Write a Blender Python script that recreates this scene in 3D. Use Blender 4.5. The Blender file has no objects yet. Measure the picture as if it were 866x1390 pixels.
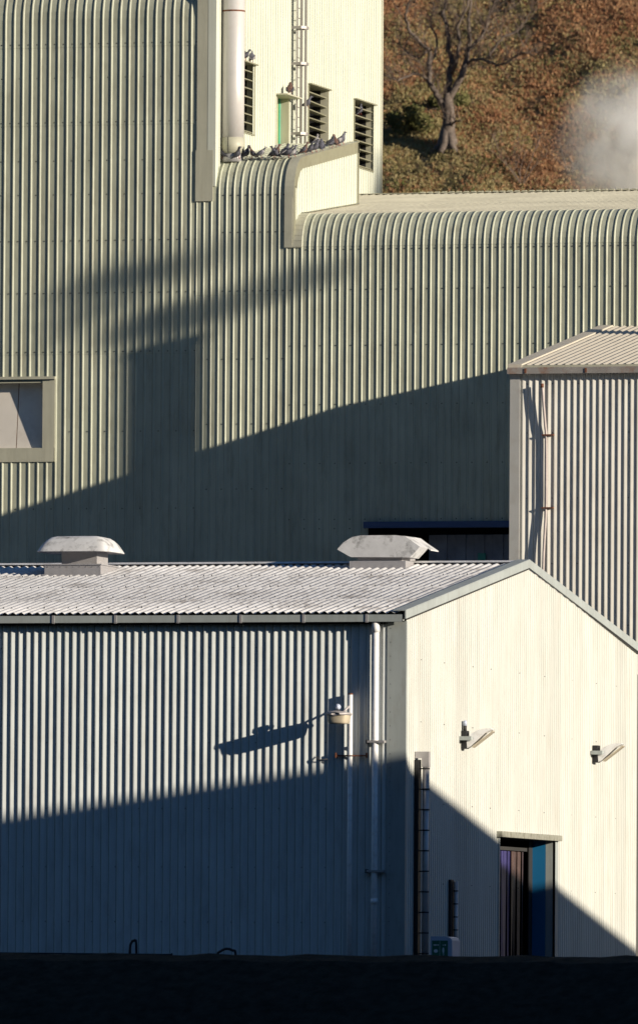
import bpy, bmesh, math, random
from mathutils import Vector, Matrix
random.seed(7)
C = bpy.context.scene.collection
SC = bpy.context.scene
R = math.radians

# ------------------------------------------------------------------ camera
cam_d = bpy.data.cameras.new('camera'); cam = bpy.data.objects.new('camera', cam_d); C.objects.link(cam)
SC.camera = cam
cam_d.sensor_fit = 'HORIZONTAL'; cam_d.sensor_width = 36.0
cam_d.lens = 36.0 * 13900 / 866
cam_d.dof.use_dof = True; cam_d.dof.focus_distance = 300.0; cam_d.dof.aperture_fstop = 3.6
cam_d.clip_start = 1.0; cam_d.clip_end = 6000
al, th, roll = math.atan(3867 / 13900), math.atan((1378 - 695) / 13900), 0.0066
fwd0 = Vector((-math.sin(al), math.cos(al), 0)); right0 = Vector((math.cos(al), math.sin(al), 0)); up0 = Vector((0, 0, 1))
fwd = fwd0 * math.cos(th) + up0 * math.sin(th)
up1 = right0.cross(fwd)
rgt = right0 * math.cos(roll) + up1 * math.sin(roll)
upc = rgt.cross(fwd)
M = Matrix((rgt, upc, -fwd)).transposed().to_4x4()
M.translation = Vector((72.217, -268.456, 1.6))
cam.matrix_world = M

# ------------------------------------------------------------------ light
PHI, ELEV = R(15.8), R(13.6)
L = Vector((math.cos(PHI) * math.cos(ELEV), -math.sin(PHI) * math.cos(ELEV), math.sin(ELEV)))
w = bpy.data.worlds.new('World'); SC.world = w; w.use_nodes = True
nt = w.node_tree
bg = nt.nodes['Background']; sky = nt.nodes.new('ShaderNodeTexSky')
sky.sky_type = 'NISHITA'; sky.sun_disc = False; sky.sun_elevation = ELEV; sky.sun_rotation = math.atan2(L.x, L.y)
sky.air_density = 1.0; sky.dust_density = 0.0; sky.ozone_density = 5.0
nt.links.new(sky.outputs[0], bg.inputs[0]); bg.inputs[1].default_value = 0.062
sd = bpy.data.lights.new('sun', 'SUN'); sd.energy = 5.0; sd.angle = R(0.55); sd.color = (1.0, 0.885, 0.72)
sun = bpy.data.objects.new('sun', sd); C.objects.link(sun)
sun.rotation_euler = L.to_track_quat('Z', 'Y').to_euler()
SC.view_settings.view_transform = 'Standard'; SC.view_settings.look = 'None'
SC.view_settings.gamma = 1.0; SC.view_settings.use_curve_mapping = False
SC.view_settings.exposure = 0.42

# ------------------------------------------------------------------ materials
def rgb(c):
    return (c[0], c[1], c[2], 1.0)
def mat(name, col, rough=0.6, metal=0.0, spec=0.4, var=0.10, scale=0.8, streak=0.0, stain=None, stain_amt=0.0,
        stain_scale=1.5, sheet=0.0, sheet_axis='X', sheet_w=1.0, bump=0.0, bscale=30, island=0.0, trans=0.0):
    m = bpy.data.materials.new(name); m.use_nodes = True
    t = m.node_tree; N = t.nodes; K = t.links; b = N['Principled BSDF']
    b.inputs['Roughness'].default_value = rough; b.inputs['Metallic'].default_value = metal
    b.inputs['Specular IOR Level'].default_value = spec
    if trans: b.inputs['Transmission Weight'].default_value = trans
    geo = N.new('ShaderNodeNewGeometry'); pos = geo.outputs['Position']
    def mapn(s):
        v = N.new('ShaderNodeVectorMath'); v.operation = 'MULTIPLY'; v.inputs[1].default_value = s
        K.new(pos, v.inputs[0]); return v.outputs[0]
    def noise(s, sc, det=4, ro=0.55):
        n = N.new('ShaderNodeTexNoise'); n.inputs['Scale'].default_value = sc; n.inputs['Detail'].default_value = det
        n.inputs['Roughness'].default_value = ro; K.new(mapn(s), n.inputs['Vector']); return n.outputs['Fac']
    def mr(v, a, b_, c, d):
        r = N.new('ShaderNodeMapRange'); K.new(v, r.inputs[0])
        for i, x in enumerate((a, b_, c, d)): r.inputs[i + 1].default_value = x
        return r.outputs[0]
    def mul(a, b_):
        r = N.new('ShaderNodeMath'); r.operation = 'MULTIPLY'; K.new(a, r.inputs[0]); K.new(b_, r.inputs[1]); return r.outputs[0]
    f = mr(noise((1, 1, 1), scale), 0.3, 0.7, 1 - var, 1 + var)
    if streak:
        f = mul(f, mr(noise((5, 5, 0.22), 1.3, 5, 0.6), 0.3, 0.7, 1 - streak, 1 + streak))
    if sheet:
        sx = N.new('ShaderNodeSeparateXYZ'); K.new(pos, sx.inputs[0])
        d = N.new('ShaderNodeMath'); d.operation = 'DIVIDE'; K.new(sx.outputs[sheet_axis], d.inputs[0]); d.inputs[1].default_value = sheet_w
        fl = N.new('ShaderNodeMath'); fl.operation = 'FLOOR'; K.new(d.outputs[0], fl.inputs[0])
        wn = N.new('ShaderNodeTexWhiteNoise'); wn.noise_dimensions = '1D'; K.new(fl.outputs[0], wn.inputs['W'])
        f = mul(f, mr(wn.outputs['Value'], 0, 1, 1 - sheet, 1 + sheet))
    if island:
        f = mul(f, mr(geo.outputs['Random Per Island'], 0, 1, 1 - island, 1 + island))
    hs = N.new('ShaderNodeVectorMath'); hs.operation = 'SCALE'; hs.inputs[0].default_value = col; K.new(f, hs.inputs['Scale'])
    out = hs.outputs[0]
    if stain:
        mx = N.new('ShaderNodeMix'); mx.data_type = 'RGBA'
        fac = mr(noise((1, 1, 1) if not streak else (2.5, 2.5, 0.5), stain_scale, 8, 0.68), 0.5, 0.72, 0, stain_amt)
        K.new(fac, mx.inputs[0]); K.new(out, mx.inputs[6]); mx.inputs[7].default_value = rgb(stain); out = mx.outputs[2]
    K.new(out, b.inputs['Base Color'])
    if bump:
        n = N.new('ShaderNodeTexNoise'); n.inputs['Scale'].default_value = bscale; n.inputs['Detail'].default_value = 4; K.new(pos, n.inputs['Vector'])
        bp = N.new('ShaderNodeBump'); bp.inputs['Strength'].default_value = bump; bp.inputs['Distance'].default_value = 0.03
        K.new(n.outputs['Fac'], bp.inputs['Height']); K.new(bp.outputs[0], b.inputs['Normal'])
    return m
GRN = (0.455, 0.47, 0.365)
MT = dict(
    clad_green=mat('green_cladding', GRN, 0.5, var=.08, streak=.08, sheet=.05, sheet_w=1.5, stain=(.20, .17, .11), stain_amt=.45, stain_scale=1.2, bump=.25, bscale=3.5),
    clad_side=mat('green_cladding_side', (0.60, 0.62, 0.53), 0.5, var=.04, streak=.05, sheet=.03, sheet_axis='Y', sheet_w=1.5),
    trim_green=mat('green_trim', (0.475, 0.465, 0.365), 0.5, var=.08, streak=.06, stain=(.2, .17, .12), stain_amt=.2, stain_scale=2.5),
    clad_near=mat('pale_cladding', (0.60, 0.64, 0.64), 0.5, var=.05, streak=.06, sheet=.03, sheet_w=1.1, stain=(.3, .28, .24), stain_amt=.35, bump=.15, bscale=4),
    clad_gable=mat('pale_gable_cladding', (0.57, 0.58, 0.545), 0.55, var=.03, streak=.07, sheet=.06, sheet_axis='Y', sheet_w=1.32, stain=(.45, .40, .32), stain_amt=.3, stain_scale=1.0),
    trim_grey=mat('grey_green_trim', (0.36, 0.395, 0.39), 0.45, var=.08, streak=.05, stain=(.22, .2, .17), stain_amt=.35, stain_scale=3),
    clad_shed=mat('pinkish_cladding', (0.66, 0.645, 0.59), 0.55, var=.05, streak=.06, sheet=.03, sheet_w=1.0, stain=(.30, .22, .16), stain_amt=.3),
    roof_shed=mat('shed_roof_sheet', (0.58, 0.53, 0.44), 0.6, var=.10, scale=1.5, stain=(.30, .22, .15), stain_amt=.4),
    roof_hall=mat('hall_roof_sheet', (0.44, 0.42, 0.33), 0.6, var=.12, scale=.5, stain=(.25, .23, .18), stain_amt=.5, stain_scale=.6),
    asbestos=mat('fibre_cement', (0.66, 0.655, 0.66), 0.9, spec=.2, var=.12, scale=1.6, stain=(.22, .20, .19), stain_amt=.8, stain_scale=.9, bump=.5, bscale=40),
    cowl=mat('weathered_white_cowl', (0.62, 0.62, 0.62), 0.7, var=.10, scale=3, stain=(.09, .085, .08), stain_amt=.9, stain_scale=2.6),
    galv=mat('galvanised_steel', (0.42, 0.41, 0.42), 0.5, metal=.3, var=.12, scale=4, stain=(.28, .24, .21), stain_amt=.5, stain_scale=4),
    white=mat('white_paint', (0.86, 0.86, 0.86), 0.35, spec=.7, var=.06, stain=(.35, .3, .26), stain_amt=.4, stain_scale=5),
    rust=mat('rusty_steel', (0.17, 0.065, 0.035), 0.8, var=.3, scale=12),
    rustgut=mat('rusty_gutter', (0.30, 0.28, 0.26), 0.7, var=.12, scale=2, stain=(.24, .10, .05), stain_amt=.9, stain_scale=2.2),
    rib_shade=mat('rib_shade_line', (0.22, 0.22, 0.18), 0.8, var=.3, scale=3),  # painted shade: dark colour for the thin line at each rib foot
    lintel=mat('lichen_lintel', (0.26, 0.26, 0.22), 0.9, var=.2, scale=6, stain=(.10, .09, .06), stain_amt=.8, stain_scale=5),
    dark=mat('dark_fixing', (0.035, 0.035, 0.035), 0.7),
    black=mat('black_plastic', (0.02, 0.02, 0.022), 0.5),
    inside=mat('dark_interior', (0.02, 0.02, 0.022), 0.9),
    flue=mat('pinkish_flue_metal', (0.58, 0.56, 0.54), 0.38, metal=.1, var=.07, scale=3, stain=(.34, .27, .24), stain_amt=.3, stain_scale=3),
    panel_pink=mat('pale_pink_board', (0.70, 0.655, 0.59), 0.7, stain=(.4, .33, .26), stain_amt=.4, var=.05),
    blue=mat('blue_door_paint', (0.015, 0.16, 0.36), 0.4, var=.06),
    bluetrim=mat('dark_blue_trim', (0.05, 0.09, 0.2), 0.5),
    strip_a=mat('violet_strip', (0.05, 0.045, 0.16), 0.3, var=.25, scale=3),
    strip_b=mat('pink_brown_strip', (0.085, 0.055, 0.05), 0.3, var=.25, scale=3),
    shutter=mat('grey_blue_door', (0.25, 0.27, 0.33), 0.6, var=.2, scale=2),
    teal=mat('teal_plate', (0.05, 0.30, 0.24), 0.5),
    mint=mat('mint_edge', (0.10, 0.42, 0.28), 0.5),
    doorgreen=mat('pale_green_door', (0.33, 0.36, 0.17), 0.5, var=.06),
    glass=mat('lamp_lens', (0.55, 0.48, 0.36), 0.25, var=.1, scale=8),
    lampmetal=mat('lamp_metal', (0.45, 0.42, 0.42), 0.5, metal=.2, var=.1, scale=8),
    ladder=mat('ladder_steel', (0.33, 0.31, 0.30), 0.5, metal=.3, var=.1),
    bandgrey=mat('duct_cladding', (0.50, 0.48, 0.48), 0.4, metal=.4, var=.08, scale=5),
    boxwhite=mat('pale_blue_plastic', (0.45, 0.50, 0.62), 0.4),
    signgreen=mat('sign_green', (0.01, 0.14, 0.08), 0.5),
    signwhite=mat('sign_white', (0.75, 0.75, 0.75), 0.5),
    bird_d=mat('dark_grey_feathers', (0.055, 0.055, 0.07), 0.7, var=.5, scale=14),
    bird_m=mat('blue_grey_feathers', (0.10, 0.10, 0.125), 0.7, var=.5, scale=14),
    bird_b=mat('brown_feathers', (0.12, 0.07, 0.055), 0.7, var=.5, scale=14),
    bird_w=mat('white_feathers', (0.30, 0.29, 0.29), 0.7, var=.3, scale=14),
    leg_red=mat('pigeon_leg', (0.3, 0.08, 0.07), 0.6),
    dropping=mat('bird_droppings', (0.55, 0.52, 0.46), 0.9, var=.3, scale=10),
    tarmac=mat('tarmac', (0.045, 0.045, 0.048), 0.9, var=.2, scale=2, bump=.4, bscale=60),
    invented_bank=mat('invented_bank_dark', (0.028, 0.026, 0.02), 1.0, spec=.1, var=.4, scale=3, bump=.8, bscale=8),
    turf=mat('dark_turf', (0.035, 0.045, 0.018), 1.0, spec=.1, var=.3),
    trim_side=mat('side_trim', (0.24, 0.235, 0.165), 0.5, var=.08, stain=(.14, .12, .08), stain_amt=.4, stain_scale=2.5),
    trim_shed=mat('shed_corner_trim', (0.44, 0.44, 0.42), 0.5, var=.06, stain=(.3, .25, .2), stain_amt=.3, stain_scale=2),
    pipe_pink=mat('weathered_pipe', (0.44, 0.38, 0.36), 0.5, var=.15, scale=5),
    bark=mat('grey_bark', (0.15, 0.12, 0.10), 0.9, var=.3, scale=5, stain=(.06, .045, .035), stain_amt=.8, stain_scale=3, bump=.8, bscale=14),
    twig=mat('grey_twigs', (0.15, 0.11, 0.085), 0.9, var=.3, scale=3),
    conc=mat('concrete', (0.3, 0.29, 0.27), 0.9),
)
# hillside: patches of rust, olive and straw
def hill_mat(name, cols, scale, isl=.0):
    m = bpy.data.materials.new(name); m.use_nodes = True; t = m.node_tree; N = t.nodes; K = t.links; b = N['Principled BSDF']
    b.inputs['Roughness'].default_value = 1; b.inputs['Specular IOR Level'].default_value = .1
    geo = N.new('ShaderNodeNewGeometry')
    n = N.new('ShaderNodeTexNoise'); n.inputs['Scale'].default_value = scale; n.inputs['Detail'].default_value = 8; n.inputs['Roughness'].default_value = .65
    K.new(geo.outputs['Position'], n.inputs['Vector'])
    cr = N.new('ShaderNodeValToRGB'); e = cr.color_ramp.elements
    e[0].position = .32; e[0].color = rgb(cols[0]); e[1].position = .68; e[1].color = rgb(cols[-1])
    for i, c in enumerate(cols[1:-1]):
        x = e.new(.32 + .36 * (i + 1) / (len(cols) - 1)); x.color = rgb(c)
    if isl:
        a = N.new('ShaderNodeMath'); a.operation = 'MULTIPLY_ADD'; K.new(geo.outputs['Random Per Island'], a.inputs[0])
        a.inputs[1].default_value = isl; K.new(n.outputs['Fac'], a.inputs[2])
        s = N.new('ShaderNodeMath'); s.operation = 'SUBTRACT'; K.new(a.outputs[0], s.inputs[0]); s.inputs[1].default_value = isl / 2
        K.new(s.outputs[0], cr.inputs[0])
    else: K.new(n.outputs['Fac'], cr.inputs[0])
    K.new(cr.outputs[0], b.inputs['Base Color'])
    return m
MT['hill'] = hill_mat('hillside_soil', [(.20, .15, .07), (.30, .14, .065), (.36, .25, .12), (.24, .12, .06)], .35)
MT['bracken'] = hill_mat('dead_bracken', [(.20, .10, .06), (.36, .18, .095), (.42, .27, .15), (.26, .14, .085)], .5, .3)
MT['grass'] = hill_mat('rough_grass', [(.19, .18, .07), (.34, .28, .13), (.44, .36, .20), (.22, .20, .085)], .5, .3)
MT['greengrass'] = hill_mat('green_grass', [(.10, .15, .04), (.20, .25, .08), (.28, .30, .12)], .8, .3)
MT['shrub'] = hill_mat('dark_shrub_leaf', [(.08, .09, .03), (.14, .14, .055), (.22, .20, .09)], 2, .3)

# ------------------------------------------------------------------ helpers
class MB:
    def __init__(s): s.v = []; s.f = []; s.mi = []; s.mats = []; s.cur = 0; s.sm = []; s.smooth = False
    def m(s, key):
        if key not in s.mats: s.mats.append(key)
        s.cur = s.mats.index(key); return s
    def face(s, idx): s.f.append(idx); s.mi.append(s.cur); s.sm.append(s.smooth)
    def quad(s, *p):
        i = len(s.v); s.v += [tuple(q) for q in p]; s.face(tuple(range(i, i + len(p))))
    def box(s, a, b):
        x0, y0, z0 = a; x1, y1, z1 = b; i = len(s.v)
        s.v += [(x0, y0, z0), (x1, y0, z0), (x1, y1, z0), (x0, y1, z0), (x0, y0, z1), (x1, y0, z1), (x1, y1, z1), (x0, y1, z1)]
        for q in ((3, 2, 1, 0), (4, 5, 6, 7), (0, 1, 5, 4), (1, 2, 6, 5), (2, 3, 7, 6), (3, 0, 4, 7)): s.face(tuple(i + k for k in q))
        return s
    def prism(s, pts, d):      # pts: closed 3D polygon, d: extrusion vector
        n = len(pts); i = len(s.v); d = Vector(d)
        s.v += [tuple(p) for p in pts] + [tuple(Vector(p) + d) for p in pts]
        s.face(tuple(range(i + n - 1, i - 1, -1))); s.face(tuple(range(i + n, i + 2 * n)))
        for k in range(n): s.face((i + k, i + (k + 1) % n, i + n + (k + 1) % n, i + n + k))
        return s
    def tube(s, pts, rad, n=10, caps=True):
        pts = [Vector(p) for p in pts]; rad = rad if isinstance(rad, (list, tuple)) else [rad] * len(pts)
        sm = s.smooth; s.smooth = True; rings = []; ref = None
        for k, p in enumerate(pts):
            d = (pts[min(k + 1, len(pts) - 1)] - pts[max(k - 1, 0)]).normalized()
            if ref is None: ref = Vector((1, 0, 0)) if abs(d.x) < .8 else Vector((0, 0, 1))
            a = (ref - d * ref.dot(d)).normalized(); ref = a; b = d.cross(a)
            i = len(s.v); rings.append(i)
            for j in range(n):
                t = 2 * math.pi * j / n; s.v.append(tuple(p + (a * math.cos(t) + b * math.sin(t)) * rad[k]))
        for k in range(len(pts) - 1):
            for j in range(n):
                s.face((rings[k] + j, rings[k] + (j + 1) % n, rings[k + 1] + (j + 1) % n, rings[k + 1] + j))
        s.smooth = False
        if caps:
            s.face(tuple(rings[0] + j for j in range(n - 1, -1, -1))); s.face(tuple(rings[-1] + j for j in range(n)))
        s.smooth = sm; return s
    def loft(s, secs, n=10):   # secs: (centre, half width x, half height z) along local y
        rings = []; sm = s.smooth; s.smooth = True
        for c, rx, rz in secs:
            i = len(s.v); rings.append(i)
            for j in range(n):
                t = 2 * math.pi * j / n; s.v.append((c[0] + rx * math.cos(t), c[1], c[2] + rz * math.sin(t)))
        for k in range(len(secs) - 1):
            for j in range(n): s.face((rings[k] + j, rings[k] + (j + 1) % n, rings[k + 1] + (j + 1) % n, rings[k + 1] + j))
        s.face(tuple(rings[0] + j for j in range(n))); s.face(tuple(rings[-1] + j for j in range(n - 1, -1, -1)))
        s.smooth = sm; return s
    def build(s, name, material=None, parent=None, recalc=False):
        me = bpy.data.meshes.new(name); off = Vector((0, 0, 0))
        me.from_pydata(s.v, [], s.f)
        for k in (s.mats or [material]): me.materials.append(MT[k])
        me.polygons.foreach_set('material_index', s.mi); me.polygons.foreach_set('use_smooth', s.sm)
        me.update()
        if recalc:
            bm = bmesh.new(); bm.from_mesh(me); bmesh.ops.recalc_face_normals(bm, faces=bm.faces); bm.to_mesh(me); bm.free()
        o = bpy.data.objects.new(name, me); C.objects.link(o)
        if parent:
            o.parent = parent
            p = Vector((0, 0, 0)); q = parent
            while q is not None: p += q.location; q = q.parent
            o.location = -p
        return o
def tag(o, label=None, cat=None, group=None, kind=None):
    if label: o['label'] = label
    if cat: o['category'] = cat
    if group: o['group'] = group
    if kind: o['kind'] = kind
    return o
def thing(name, label, cat, loc=(0, 0, 0), group=None):
    o = bpy.data.objects.new(name, None); C.objects.link(o); o.location = loc; o.empty_display_size = .3
    return tag(o, label, cat, group)
def struct(o): o['kind'] = 'structure'; return o
def copy_tree(o, parent=None):
    c = o.copy(); C.objects.link(c); c.parent = parent
    for ch in list(o.children): copy_tree(ch, c)
    return c

P_PAN = [(0, 0), (.545, 0), (.58, 0), (.66, 1), (.74, 1), (.86, 0)]
P_SIDE = [(0, 0), (.60, 0), (.62, 1), (.82, 1), (.92, 0)]          # wide pan, narrow rib
P_BOX = [(0, 0), (.24, 0), (.30, 0), (.41, .95), (.44, 1), (.52, 1), (.56, .95), (.95, 0)]       # broad sloping flank
P_FIN = [(0, 0), (.45, 0), (.55, 1), (.80, 1), (.90, 0)]
P_SIN = [(k / 8, .5 - .5 * math.cos(2 * math.pi * k / 8)) for k in range(8)]
def columns(u0, u1, pitch, prof, phase=0.0):
    out = []; k = math.floor((u0 - phase) / pitch)
    def h_at(u):
        f = ((u - phase) / pitch) % 1.0; pr = prof + [(1 + prof[0][0], prof[0][1])]
        for (a, ha), (b, hb) in zip(pr, pr[1:]):
            if a <= f <= b: return ha + (hb - ha) * (f - a) / max(b - a, 1e-9)
        return prof[0][1]
    out.append((u0, h_at(u0)))
    while phase + k * pitch < u1:
        for f, h in prof:
            u = phase + (k + f) * pitch
            if u0 + 1e-4 < u < u1 - 1e-4: out.append((u, h))
        k += 1
    out.append((u1, h_at(u1))); return out
def corr_path(mb, path, u0, u1, pitch, depth, prof, phase=0, holes=(), smooth=False, shade_strip=None, every=0):
    """corrugated sheet along x, following path [(y, z)], profile raised along the path normal"""
    cols = columns(u0, u1, pitch, prof, phase); rows = []
    for k, p in enumerate(path):
        a = Vector(path[max(k - 1, 0)]); b = Vector(path[min(k + 1, len(path) - 1)]); d = (b - a).normalized()
        rows.append((p, (-d.y, d.x)))
    base = len(mb.v); nc = len(cols)
    for (p, nr) in rows:
        for u, h in cols: mb.v.append((u, p[0] + nr[0] * h * depth, p[1] + nr[1] * h * depth))
    mb.smooth = smooth
    for r in range(len(rows) - 1):
        for c in range(nc - 1):
            uc = (cols[c][0] + cols[c + 1][0]) / 2; zc = (path[r][1] + path[r + 1][1]) / 2
            if any(h[0] < uc < h[1] and h[2] < zc < h[3] for h in holes): continue
            i = base + r * nc + c; keep = mb.cur; f = ((uc - phase) / pitch) % 1.0
            if shade_strip and shade_strip[0] < f < shade_strip[1]: mb.m('rib_shade')  # faces at the rib foot get the shade colour
            mb.face((i, i + 1, i + 1 + nc, i + nc)); mb.cur = keep
    mb.smooth = False
def corr_side(mb, x, zs, y0, y1, pitch, depth, prof, top=None, holes=(), phase=0):
    """corrugated wall in the plane x = const facing +x"""
    cols = columns(y0, y1, pitch, prof, phase); base = len(mb.v); nc = len(cols)
    for z in zs:
        for u, h in cols:
            zz = z if top is None else min(z, top(u)); mb.v.append((x + h * depth, u, zz))
    for r in range(len(zs) - 1):
        for c in range(nc - 1):
            uc = (cols[c][0] + cols[c + 1][0]) / 2; zc = (zs[r] + zs[r + 1]) / 2
            if any(h[0] < uc < h[1] and h[2] < zc < h[3] for h in holes): continue
            if top and zs[r] >= top(uc): continue
            i = base + r * nc + c; mb.face((i, i + 1, i + 1 + nc, i + nc))
def arc(y, z, r, slope, n=9):
    t = math.atan(slope); return [(y + r - r * math.cos(a), z + r * math.sin(a)) for a in [(math.pi / 2 - t) * k / n for k in range(n + 1)]]
def screws_front(mb, y, x0, x1, pitch, z_list, every=1, frac=.3, phase=0, s=.016, holes=()):
    mb.m('dark')
    for z in z_list:
        k = math.ceil((x0 - phase) / pitch)
        while phase + (k + frac) * pitch < x1:
            x = phase + (k + frac) * pitch
            if not any(h[0] < x < h[1] and h[2] < z < h[3] for h in holes) and x > x0:
                mb.box((x - s, y - .012, z - s), (x + s, y + .002, z + s))
            k += every

# ------------------------------------------------------------------ ground, yard, invented_bank, hill
mb = MB(); mb.quad((-3000, -3000, 0), (3000, -3000, 0), (3000, 3000, 0), (-3000, 3000, 0)); struct(mb.build('ground', 'turf'))
mb = MB(); mb.box((-70, -13, .02), (60, 34, 2.2)); struct(mb.build('yard', 'tarmac'))
mb = MB(); mb.box((-90, 34.0, .02), (60, 110, 12)); struct(mb.build('upper_terrace', 'conc'))
random.seed(3)
mb = MB()
nx = 200; ys = [(-22, 0), (-18.5, 1.9), (-16.2, 2.95), (-15.2, 3.12), (-14.2, 3.02), (-13.4, 2.25), (-13, 2.0), (-12.8, .5)]
for i in range(nx + 1):
    x = -70 + 130 * i / nx
    for (y, z) in ys:
        j = .05 * (math.sin(x * 2.3 + y) + math.sin(x * 5.1 + 2 * y) * .6) if z > 1 else 0
        mb.v.append((x, y, z + j * .5))
for i in range(nx):
    for k in range(len(ys) - 1):
        a = i * len(ys) + k; mb.face((a, a + len(ys), a + len(ys) + 1, a + 1))
invented_bank = struct(mb.build('invented_bank', 'invented_bank'))  # made-up near-black bank, added as a dark bottom band hiding the wall foot
mb = MB(); mb.smooth = True
oxs = [-1400 + 100 * i for i in range(24)]; oys = [-320, -380, -450, -520, -600, -700, -900]
for x in oxs:
    for y in oys: mb.v.append((x, y, max(-1, (-y - 330) * .72 * (1 if y > -650 else .75)) + 12 * math.sin(x * .013) * (1 if y < -400 else 0)))
for i in range(len(oxs) - 1):
    for k in range(len(oys) - 1):
        a = i * len(oys) + k; mb.face((a, a + 1, a + len(oys) + 1, a + len(oys)))
struct(mb.build('unseen_sky_block_hill', 'turf'))  # unseen hill added behind the camera, blocks low sky to deepen the shade
def hz(x, y):
    s = (y - 200) * .62 + 42.5 + (x + 52) * -.02
    s += .35 * math.sin(x * .21 + 1.3) * math.sin(y * .17) + .22 * math.sin(x * .55 + y * .4) + .16 * math.sin(x * 1.7 + 1) * math.sin(y * 1.3)
    return max(s, -1.0)
mb = MB(); mb.smooth = True
xs = [-300 + 12 * i for i in range(17)] + [-96 + .8 * i for i in range(110)] + [-8 + 14 * i for i in range(25)]
yy = [120 + 5 * i for i in range(14)] + [190 + .8 * i for i in range(60)] + [238 + 12 * i for i in range(14)]
for x in xs:
    for y in yy: mb.v.append((x, y, hz(x, y)))
for i in range(len(xs) - 1):
    for k in range(len(yy) - 1):
        a = i * len(yy) + k; mb.face((a, a + len(yy), a + len(yy) + 1, a + 1))
struct(mb.build('hill', 'hill'))
# bracken and grass tufts
from mathutils import noise as mn
def tufts(name, mkey, label, cat, test, count, h0, h1, blades, seed):
    random.seed(seed); mb = MB()
    for _ in range(count):
        x = random.uniform(-67, -32); y = random.uniform(192, 226)
        if not test(x, y): continue
        z = hz(x, y); h = random.uniform(h0, h1)
        i = len(mb.v)
        for b in range(blades):
            a = random.uniform(0, 6.283); ln = random.uniform(.3, 1.0) * h; wd = random.uniform(.05, .12) * h
            dx, dy = math.cos(a), math.sin(a); hh = h * random.uniform(.4, 1)
            i = len(mb.v)
            mb.v += [(x - dy * wd * .5, y + dx * wd * .5, z - .03), (x + dy * wd * .5, y - dx * wd * .5, z - .03),
                     (x + dx * ln * .6 + dy * wd * .8, y + dy * ln * .6 - dx * wd * .8, z + hh * .8), (x + dx * ln, y + dy * ln, z + hh * .75),
                     (x + dx * ln * .6 - dy * wd * .8, y + dy * ln * .6 + dx * wd * .8, z + hh)]
            mb.face((i, i + 1, i + 2, i + 3, i + 4))
    o = mb.build(name, mkey); return tag(o, label, cat, kind='stuff')
def patch(x, y): return mn.noise((x * .16, y * .13, 3.1)) + .5 * mn.noise((x * .5, y * .45, 8.0)) + .035 * (y - 206)
tufts('bracken', 'bracken', 'rust brown dead bracken covering the hillside', 'bracken', lambda x, y: patch(x, y) + random.gauss(0, .25) > .0, 88000, .10, .30, 4, 11)
tufts('rough_grass', 'grass', 'olive and straw coloured rough grass on the hillside', 'grass', lambda x, y: patch(x, y) + random.gauss(0, .25) < .1, 88000, .10, .26, 4, 12)

tufts('green_grass', 'greengrass', 'fresh green grass patch at the foot of the hill left of the steam', 'grass', lambda x, y: y < 198.5 + 1.2 * patch(x, y) * 2 - .28 * (x + 55), 30000, .10, .24, 4, 13)
# ------------------------------------------------------------------ bare oak
def limb(mb, pts, r0, r1, n=6):
    k = len(pts); mb.tube(pts, [r0 + (r1 - r0) * i / (k - 1) for i in range(k)], n)
def smooth_pts(pts, sub=3, jit=.03):
    out = []; P = [Vector(p) for p in pts]
    for i in range(len(P) - 1):
        a = P[max(i - 1, 0)]; b = P[i]; c = P[i + 1]; d = P[min(i + 2, len(P) - 1)]
        for s in range(sub):
            t = s / sub
            q = .5 * ((2 * b) + (c - a) * t + (2 * a - 5 * b + 4 * c - d) * t * t + (3 * b - a - 3 * c + d) * t ** 3)
            out.append(q + Vector((random.uniform(-jit, jit), random.uniform(-jit, jit), random.uniform(-jit, jit))))
    out.append(P[-1]); return out
def twigs(mb, pts, r, lvl, dens):
    if lvl == 0: return
    P = [Vector(p) for p in pts]; n = len(P)
    for i in range(2, n):
        for _ in range(dens):
            if random.random() < .25: continue
            d = (P[i] - P[i - 1]).normalized()
            ax = Vector((random.uniform(-1, 1), random.uniform(-1, 1), random.uniform(-.5, 1))).normalized()
            dr = (d * .5 + ax * .9 + Vector((0, 0, .25))).normalized(); ln = random.uniform(.5, 1.5) * (1.0 if lvl > 1 else .55)
            q = [P[i]]
            for s in range(4):
                dr = (dr + Vector((random.uniform(-.4, .4), random.uniform(-.4, .4), random.uniform(-.25, .4)))).normalized()
                q.append(q[-1] + dr * ln / 4)
            mb.tube(q, [max(r * (1 - s / 5), .008) for s in range(5)], 4, False)
            twigs(mb, q, r * .55, lvl - 1, dens)
random.seed(21)
TX, TY = -51.9, 200.0; TZ = hz(TX, TY) - .15
oak = thing('bare_oak_tree', 'large leafless oak tree with a thick gnarled trunk standing on the brown hillside', 'tree', (TX, TY, TZ))
def tp(px, py, dy=0): return (TX + (px / 4.33 - 74) / 28.2, TY + dy, TZ + (215 - py / 4.33) / 28.8)
tr = MB(); tr.smooth = True
limb(tr, smooth_pts([tp(318, 945), tp(318, 900), tp(322, 820), tp(330, 740), tp(322, 650), tp(318, 590)], 3, .02), .42, .22, 12)
for a in range(6):
    t = a * 1.05 + .3; limb(tr, [(TX + .75 * math.cos(t), TY + .75 * math.sin(t), TZ - .2), (TX + .35 * math.cos(t), TY + .35 * math.sin(t), TZ + .25), (TX + .1 * math.cos(t), TY + .1 * math.sin(t), TZ + 1.1)], .15, .2, 7)
tr.build('trunk', 'bark', oak)
br = MB(); tw = MB()
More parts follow.
